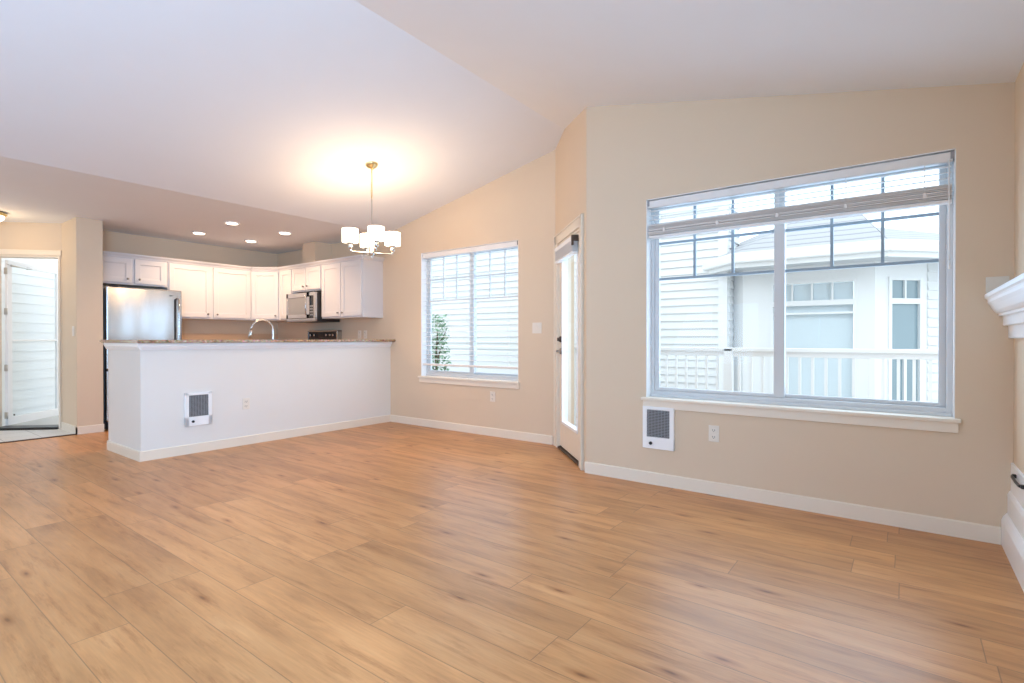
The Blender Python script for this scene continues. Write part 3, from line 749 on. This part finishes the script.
# microwave
t = thing('microwave', 'stainless over-the-range microwave under the short white cabinet', 'microwave', (-7.355, 4.225, 1.355), 0)
W_ = .75; H_ = .415
MB().box(0, W_, .03, .40, .0, H_, .004).build('case', M['black'], t)
mb = MB(); dw = .60
mb.box(0, dw, 0, .03, .05, .105, .003); mb.box(0, dw, 0, .03, H_-.065, H_, .003); mb.box(0, .05, 0, .03, .05, H_, .003); mb.box(dw-.07, dw, 0, .03, .05, H_, .003); mb.box(0, W_, 0.004, .03, 0, .048, .003)
dr = mb.build('door', M['steel'], t)
MB().box(.048, dw-.068, .006, .03, .10, H_-.06).build('door_window', M['grey'], dr)
hd = MB(); hd.tube([(dw-.03, 0, .09), (dw-.03, -.035, .10), (dw-.03, -.038, .22), (dw-.03, -.035, H_-.05), (dw-.03, 0, H_-.04)], .010, 10); hd.build('handle', M['steel'], dr)
mb = MB(); mb.box(dw+.002, W_-.045, .002, .03, .05, H_-.05, .002); cp = mb.build('control_panel', M['blackglass'], t)
mb = MB(); mb.box(W_-.045, W_, 0, .03, .05, H_, .003); mb.box(dw+.002, W_-.045, 0, .03, H_-.05, H_, .003); mb.build('side_trim', M['steel'], t)
mb = MB()
for i in range(4):
    for j in range(3): mb.box(dw+.016+j*.028, dw+.036+j*.028, 0, .003, .085+i*.04, .11+i*.04, .001)
mb.build('button', M['grey'], cp)
mb = MB(); mb.box(dw+.014, W_-.055, 0, .003, .285, .33, .001); mb.build('display', M['blackglass'], cp)

# range with raised back panel
t = thing('range', 'black and stainless electric range whose back panel shows over the bar', 'stove', (-7.36, 4.01, 0), 0)
W_ = .76
MB().box(0, W_, .03, .64, .03, .905, .004).build('body', M['black'], t)
mb = MB(); mb.box(.01, W_-.01, 0, .03, .30, .83, .004); od = mb.build('oven_door', M['steel'], t)
MB().box(.10, W_-.10, -.003, .01, .40, .68, .002).build('oven_window', M['blackglass'], od)
mb = MB(); mb.tube([(.06, 0, .78), (.06, -.045, .78), (W_-.06, -.045, .78), (W_-.06, 0, .78)], .011, 10); mb.build('handle', M['steel'], od)
MB().box(.01, W_-.01, 0, .03, .05, .285, .004).build('drawer', M['steel'], t)
MB().box(0, W_, .0, .58, .905, .922, .004).build('cooktop', M['blackglass'], t)
mb = MB(); mb.box(.012, W_-.012, .575, .64, .922, 1.225, .004); bp = mb.build('back_panel', M['black'], t)
mb = MB(); mb.box(0, .016, .565, .645, .922, 1.235, .004); mb.box(W_-.03, W_, .565, .645, .922, 1.235, .004); mb.box(0, W_, .565, .645, 1.215, 1.238, .004); mb.build('panel_frame', M['steel'], t)
for x in (.09, .19, .50, .59, .665):
    k = MB(); k.lathe([(.022, 0), (.020, .018), (.016, .024)], 16, Matrix.Translation((x, .575, 1.165)) @ Matrix.Rotation(PI/2, 4, 'X')); k.build('control_knob', M['steel'], bp)
MB().box(.28, .42, .572, .578, 1.13, 1.19, .001).build('clock_display', M['blackglass'], bp)
for x, y, r in ((.2, .17, .10), (.56, .17, .08), (.2, .43, .08), (.56, .43, .10)):
    k = MB(); k.torus(r, .0015, Matrix.Translation((x, y, .922)), 28, 6); k.build('burner_ring', M['grey'], t)

# refrigerator (front faces +X): local X along +Y, front at Y=0
t = thing('refrigerator', 'stainless bottom-freezer refrigerator beside the wall end', 'refrigerator', (-7.665, 2.115, 0), PI/2)
W_ = .83; H_ = 1.745
MB().box(0, W_-.04, .07, .70, .02, H_-.02, .006).build('case', M['black'], t)
mb = MB(); mb.box(.004, W_-.004, 0, .065, .74, H_, .012); ud = mb.build('upper_door', M['steel'], t)
mb = MB(); mb.box(.004, W_-.004, 0, .065, .11, .725, .012); ld = mb.build('freezer_drawer', M['steel'], t)
MB().box(.02, W_-.02, .02, .09, .02, .10, .004).build('toe_grille', M['black'], t)
mb = MB(); mb.tube([(W_-.06, 0, .83), (W_-.06, -.052, .85), (W_-.06, -.058, 1.1), (W_-.06, -.058, 1.45), (W_-.06, -.052, 1.62), (W_-.06, 0, 1.64)], .014, 12); mb.build('handle', M['steel'], ud)
MB().box(W_-.098, W_-.078, -.0015, .002, .86, 1.63, .0005).build('handle_recess', M['black'], ud)
mb = MB(); mb.tube([(.10, 0, .66), (.10, -.05, .665), (W_-.10, -.05, .665), (W_-.10, 0, .66)], .013, 12); mb.build('handle', M['steel'], ld)
MB().box(W_-.155, W_-.115, -.002, .002, 1.665, 1.675).build('badge', M['slot'], ud)
mb = MB(); mb.box(.03, .13, .02, .10, H_-.001, H_+.018, .004); mb.build('hinge_cover', M['black'], t)

# ------------------------------------------------------------------ lamps
def downlight(label, loc):
    t = thing('recessed_downlight', label, 'ceiling light', loc, 0, 'recessed kitchen downlights')
    r = MB(); prof = [(.060, .0), (.092, -.002), (.094, -.006), (.088, -.010), (.066, -.008), (.058, .0)]
    r.lathe([(.093, -.0005), (.093, -.006), (.086, -.010), (.064, -.009), (.0635, -.0005)], 28); r.build('trim_ring', M['white'], t)
    MB().lathe([(.062, -.0095), (.062, -.012), (.03, -.014), (.001, -.0145)], 24).build('lens', M['lens'], t)
    l = bpy.data.lights.new('downlight_glow', 'SPOT'); l.energy = 50; l.color = (1, .66, .39); l.spot_size = R(150); l.spot_blend = .6; l.shadow_soft_size = .06
    o = bpy.data.objects.new('downlight_glow', l); COL.objects.link(o); o.location = (0, 0, -.03); o.parent = t
    return t
ZF = ZFLAT
d0 = downlight('back left recessed downlight, above the refrigerator end of the kitchen', (-7.535, 3.10, ZF))
dup(d0, (-6.563, 3.074, ZF), None, 'front left recessed downlight, nearest the bar above the refrigerator end')
dup(d0, (-7.551, 3.803, ZF), None, 'back right recessed downlight, above the corner cabinet')
dup(d0, (-6.618, 3.787, ZF), None, 'front right recessed downlight, nearest the bar above the range')

t = thing('flush_ceiling_light', 'brass flush ceiling light with white glass bowl in the entry', 'ceiling light', (-8.12, 1.175, ZF))
MB().lathe([(.13, 0), (.15, -.01), (.155, -.03), (.14, -.045), (.12, -.045)], 32).build('base_pan', M['brass'], t)
MB().lathe([(.135, -.04), (.13, -.07), (.10, -.10), (.05, -.118), (.001, -.12)], 32).build('glass_bowl', M['shade'], t)
MB().lathe([(.012, -.118), (.014, -.125), (.008, -.135), (.001, -.138)], 16).build('finial', M['brass'], t)
l = bpy.data.lights.new('entry_glow', 'POINT'); l.energy = 6; l.color = (1, .68, .36); l.shadow_soft_size = .12
o = bpy.data.objects.new('entry_glow', l); COL.objects.link(o); o.location = (0, 0, -.3); o.parent = t

def chandelier():
    X, Y = -4.187, 3.296; Z = zl(X)
    t = thing('chandelier', 'brass and nickel chandelier with glowing drum shades over the dining area', 'chandelier', (X, Y, Z))
    ang = math.atan(.21)
    mb = MB(); mb.lathe([(.001, 0), (.062, 0), (.062, -.012), (.045, -.032), (.016, -.045), (.012, -.055), (.001, -.056)], 24, Matrix.Translation((0, 0, .004)) @ Matrix.Rotation(-ang, 4, 'Y')); mb.build('canopy', M['brass'], t)
    hub = -.855
    mb = MB(); z = -.062; i = 0
    while z > -.34:
        mb.torus(.0085, .0018, Matrix.Translation((0, 0, z)) @ Matrix.Rotation((i % 2)*PI/2, 4, 'Z') @ Matrix.Rotation(PI/2, 4, 'X') @ Matrix.Rotation(PI/2, 4, 'Z') @ Matrix.Diagonal((1.9, 1, 1, 1)), 14, 6); z -= .0255; i += 1
    mb.build('chain', M['brass'], t)
    mb = MB(); mb.tube([(0, 0, -.05), (.006, .003, -.15), (-.006, -.004, -.25), (0, 0, -.36)], .0025, 6); mb.build('cord', M['brass'], t)
    mb = MB(); mb.lathe([(.004, -.335), (.008, -.35), (.0055, -.38), (.0055, hub+.09), (.018, hub+.07), (.026, hub+.045), (.018, hub+.01), (.030, hub-.004), (.032, hub-.02), (.016, hub-.035), (.010, hub-.05), (.013, hub-.058), (.001, hub-.07)], 20); mb.build('stem', M['nickel'], t)
    r0 = .205
    for k in range(4):
        a = R(63) + k*PI/2
        mt = Matrix.Rotation(a, 4, 'Z')
        m1 = MB(); m1.tube([(.02, 0, hub-.012), (.10, 0, hub-.014), (r0-.02, 0, hub-.012), (r0-.004, 0, hub-.002), (r0, 0, hub+.02)], .008, 10, mtx=mt); arm = m1.build('arm', M['nickel'], t)
        m2 = MB(); m2.lathe([(.010, hub+.010), (.020, hub+.022), (.022, hub+.038), (.017, hub+.05), (.017, hub+.064), (.034, hub+.066), (.034, hub+.074), (.01, hub+.076)], 18, mt @ Matrix.Translation((r0, 0, 0))); m2.build('socket_cup', M['nickel'], arm)
        m3 = MB(); zb = hub+.076
        m3.lathe([(.030, zb), (.076, zb), (.077, zb+.128), (.074, zb+.128), (.073, zb+.004), (.030, zb+.004)], 32, mt @ Matrix.Translation((r0, 0, 0))); m3.build('shade', M['shade'], arm)
    l = bpy.data.lights.new('chandelier_glow', 'POINT'); l.energy = 38; l.color = (1, .63, .34); l.shadow_soft_size = .15
    o = bpy.data.objects.new('chandelier_glow', l); COL.objects.link(o); o.location = (0, 0, hub+.17); o.parent = t
chandelier()

# ------------------------------------------------------------------ fireplace side
# mantel: stepped crown on the fireplace wall; profile in (distance from wall, z) swept along Y
t = thing('mantel_shelf', 'white stepped crown-moulded mantel shelf on the right edge', 'mantel', (XF, YR, 0))
def sweep(name, prof, y0, y1, par, m='white'):
    mb = MB(); mb.profile_x(prof, y0, y1, Matrix(((0, -1, 0, 0), (-1, 0, 0, 0), (0, 0, 1, 0), (0, 0, 0, 1)))); return mb.build(name, M[m], par)
YE = 2.0
sweep('shelf_board', [(0, 1.326), (.112, 1.326), (.118, 1.332), (.118, 1.350), (.112, 1.356), (0, 1.356)], .001, YE, t)
sweep('crown_moulding', [(0, 1.232), (.060, 1.232), (.062, 1.243), (.070, 1.248), (.082, 1.262), (.096, 1.290), (.106, 1.306), (.106, 1.318), (.111, 1.327), (0, 1.327)], .001, YE, t)
sweep('upper_fascia', [(0, 1.180), (.040, 1.180), (.044, 1.184), (.044, 1.233), (0, 1.233)], .001, YE, t)
sweep('lower_fascia', [(0, 1.112), (.018, 1.112), (.022, 1.116), (.022, 1.181), (0, 1.181)], .001, YE, t)
# low white hearth panel with a deep moulded base
t = thing('hearth_surround', 'low white hearth panel with stepped base at the right edge', 'fireplace', (XF, YR, 0))
sweep('panel', [(0, .0), (.010, .0), (.010, .445), (0, .449)], .001, YE, t)
sweep('panel_ledge', [(.0095, .165), (.022, .165), (.022, .275), (.016, .292), (.0095, .297)], .001, YE, t)
sweep('base_moulding', [(.0095, 0), (.046, 0), (.046, .135), (.038, .155), (.026, .172), (.0095, .178)], .001, YE, t)
mb = MB()
mb.box(-.026, -.009, -.19, -.165, .401, .419, .003)
mb.tube([(-.024, -.177, .410), (-.027, -.20, .408), (-.028, -.30, .406), (-.027, -.40, .408), (-.024, -.425, .410)], .007, 10)
mb.box(-.026, -.009, -.435, -.41, .401, .419, .003)
mb.build('handle', M['black'], t)
mb = MB(); mb.box(-.006, .006, -.004, 0, 0, .115, .0015); 
mb = MB(); mb.box(.352, .447, YR-.004, YR, 1.36, 1.447, .0015)
tag(mb.build('cover_plate', mat('plate_paint', (.72, .68, .61), .5)), 'pale blank cover plate on the wall just above the mantel end', 'cover plate')

# ------------------------------------------------------------------ outdoors
mb = MB(); mb.box(-40, 30, YR + .35, 40, -.5, -.35); mb.box(-40, -9.7, -12, 4.2, -.5, -.35); mb.box(.9, 30, -12, 4.2, -.5, -.35); mb.box(-9.7, .9, -16, -3.6, -.5, -.35)
struct('ground', mb, mat('gravel', (.55, .54, .52), .9, bump=.4, bscale=30))
mb = MB(); mb.prism([(-6.0, 4.86), (-2.85, 4.86), (-2.0, 4.05), (1.6, 4.05), (1.6, 6.35), (-6.0, 6.35)], -.2, -.05)
struct('floor_deck', mb, M['deck'])

YRL = 6.2
t = thing('deck_railing', 'white deck railing outside the big window', 'railing', (0, YRL, -.05))
mb = MB(); mb.box(-3.6, 1.5, -.045, .045, 1.02, 1.06, .005); mb.box(-3.6, 1.5, -.02, .02, .965, 1.022, .003); mb.build('top_rail', M['extrim'], t)
MB().box(-3.6, 1.5, -.02, .02, .09, .13, .003).build('bottom_rail', M['extrim'], t)
x = -3.5
while x < 1.45:
    if abs(x + 1.59) > .05 and abs(x - .85) > .05: MB().box(x-.013, x+.013, -.013, .013, .125, .97).build('baluster', M['extrim'], t)
    x += .119
for x in (-3.6, -1.59, .85):
    MB().box(x-.045, x+.045, -.045, .045, 0, 1.05, .004).build('post', M['extrim'], t)

# house next door: long sided wall, its return, and a bay with hip roof
H = thing('neighbouring_house', 'white sided house with a bay window and grey hip roof across the deck', 'house', (-2.25, 8.5, -.35))
def put(mb, name, m, par=None):      # world coordinates -> child of H
    bmesh.ops.translate(mb.bm, vec=(2.25, -8.5, .35), verts=mb.bm.verts)
    return mb.build(name, M[m], par or H)
mb = MB(); siding(mb, -13, -2.30, -.35, 5.2, 8.5, .125); mb.box(-13, -2.2, 8.5, 8.65, -.35, 5.2); put(mb, 'side_wall', 'siding')
mb = MB(); siding(mb, 0, .6, -.35, 3.2, 0, .125, Matrix.Translation((-2.2, 8.55, 0)) @ Matrix.Rotation(PI/2, 4, 'Z')); mb.box(-2.35, -2.2, 8.6, 9.2, -.35, 3.2); put(mb, 'return_wall', 'siding')
mb = MB(); mb.box(-2.33, -2.20, 8.47, 8.56, -.35, 5.2); put(mb, 'corner_board', 'extrim')
YW_ = 8.6; xb = -.326; q = .70711
bl = -2.0
# bay walls as a slab with window openings
bay = wall('front_wall', (bl, YW_), (1, 0), xb-bl, (0, 1), lambda s: 2.25, [(-1.62-bl, -.52-bl, -.2, 1.95)], m='extrim', t=.12, z0=-.35)
bay2 = wall('slanted_wall', (xb, YW_), (1, 1), 2.6, (-1, 1), lambda s: 2.25, [(.20, .72, -.2, 1.95)], m='extrim', t=.12, z0=-.35)
bay3 = wall('left_slanted_wall', (bl, YW_), (-1, 1), .9, (1, 1), lambda s: 2.25, m='extrim', t=.12, z0=-.35)
for o in (bay, bay2, bay3):
    del o['kind']
    o.data.transform(Matrix.Translation((2.25, -8.5, .35))); o.parent = H
mb = MB(); MS = Matrix.Translation((xb, YW_, 0)) @ Matrix.Rotation(PI/4, 4, 'Z')
siding(mb, .80, 2.6, -.35, 2.2, 0, .125, MS); put(mb, 'bay_siding', 'siding')
def nwin(mtx, x0, x1, nl, dark, low):
    f = MB(); z0, z1 = -.2, 1.95; b = .045
    f.box(x0, x0+b, -.02, .06, z0, z1, mtx=mtx); f.box(x1-b, x1, -.02, .06, z0, z1, mtx=mtx); f.box(x0+b, x1-b, -.018, .058, z1-b, z1, mtx=mtx); f.box(x0+b, x1-b, -.018, .058, z0, z0+b, mtx=mtx)
    f.box(x0+b, x1-b, -.019, .058, 1.585, 1.66, mtx=mtx)
    for i in range(1, nl): xx = x0+b+(x1-x0-2*b)*i/nl; f.box(xx-.012, xx+.012, -.01, .05, 1.66, z1-b, mtx=mtx)
    if low: f.box(x0+b, x1-b, -.019, .058, .86, .97, mtx=mtx); f.box((x0+x1)/2-.02, (x0+x1)/2+.02, -.01, .05, z0, .9, mtx=mtx)
    else: f.box(x0+b, x1-b, -.015, .05, 1.46, 1.49, mtx=mtx)
    wf = put(f, 'window', 'extrim')
    p = MB(); p.box(x0+b, x1-b, .02, .03, z0+b, z1-b, mtx=mtx); put(p, 'pane', dark, wf)
    if not low:
        p = MB(); p.box(x0+b+.01, x1-b-.01, .070, .075, z0+b, z1-b, mtx=mtx); put(p, 'shade', 'nblind', wf)
nwin(Matrix.Translation((0, YW_, 0)), -1.62, -.52, 4, 'glass', False)
nwin(MS, .20, .72, 2, 'nglassd', True)
# eaves and roof
YE_ = 8.0
e1, e2 = (-1.969, YE_), (-.182, YE_)
k = 2.4
outer = [(e1[0]-k*q, YE_+k*q), e1, e2, (e2[0]+k*q, YE_+k*q)]
inner = [(bl-k*q, YW_+k*q), (bl, YW_), (xb, YW_), (xb+k*q, YW_+k*q)]
mb = MB()
def face_slab(pts, th):
    b = bmesh.new(); vs = [b.verts.new(p) for p in pts]; f = b.faces.new(vs); f.normal_update(); n = f.normal.copy()
    if n.z < 0: n = -n
    r = bmesh.ops.extrude_face_region(b, geom=[f]); bmesh.ops.translate(b, vec=n*th, verts=[v for v in r['geom'] if isinstance(v, bmesh.types.BMVert)])
    bmesh.ops.recalc_face_normals(b, faces=b.faces[:]); mb._add(b)
ap1, ap2 = (-1.25, 9.5, 3.05), (-.60, 9.5, 3.05)
o3 = [(x, y, 2.315) for x, y in outer]
face_slab([o3[1], o3[2], ap2, ap1], .03); face_slab([o3[0], o3[1], ap1, (-1.25, 11, 3.05)], .03); face_slab([o3[2], o3[3], (-.60, 11, 3.05), ap2], .03)
rf = put(mb, 'roof', 'roof')
mb = MB()
for (a, b) in ((outer[0], outer[1]), (outer[1], outer[2]), (outer[2], outer[3])):
    A, B = Vector(a), Vector(b); d_ = (B-A).normalized(); n_ = Vector((-d_.y, d_.x))
    mt = Matrix(((d_.x, n_.x, 0, A.x), (d_.y, n_.y, 0, A.y), (0, 0, 1, 0), (0, 0, 0, 1)))
    mb.box(-.01, (B-A).length+.01, -.02, .03, 2.13, 2.31, mtx=mt); mb.box(-.03, (B-A).length+.03, -.09, .01, 2.19, 2.335, .02, mtx=mt)
put(mb, 'gutter', 'extrim')
mb = MB(); mb.prism([outer[0], outer[1], outer[2], outer[3], inner[3], inner[2], inner[1], inner[0]], 2.16, 2.2); put(mb, 'soffit', 'soffit')

# shrub beyond the dining window
t = thing('shrub', 'leafy green shrub outside the left side of the dining window', 'shrub', (-6.45, 6.45, -.35))
mb = MB(); mb.tube([(0, 0, 0), (.02, .01, .5), (-.02, 0, 1.1), (0, .02, 1.6)], [.03, .025, .02, .008], 8)
for k in range(9):
    a = k*2.4; z = .4 + .12*k; mb.tube([(0, 0, z), (.12*math.cos(a), .12*math.sin(a), z+.12), (.2*math.cos(a), .2*math.sin(a), z+.3)], [.012, .008, .004], 6)
mb.build('stem', M['bark'], t)
b = bmesh.new()
for k in range(1500):
    z = random.uniform(.15, 1.85); rad = .24*math.sqrt(random.random())*(1 - .35*abs(z-1.0)/1.1); a = random.uniform(0, 2*PI)
    p = Vector((rad*math.cos(a), rad*math.sin(a), z)); mt = Matrix.Translation(p) @ Matrix.Rotation(random.uniform(0, 2*PI), 4, 'Z') @ Matrix.Rotation(random.uniform(-.9, .9), 4, 'X')
    L_ = random.uniform(.05, .085); vs = [b.verts.new(mt @ Vector(v)) for v in ((0, 0, 0), (L_*.28, L_*.45, .006), (0, L_, 0), (-L_*.28, L_*.45, .006))]
    b.faces.new(vs)
mb = MB(); mb._add(b); mb.build('foliage', M['leaf'], t)
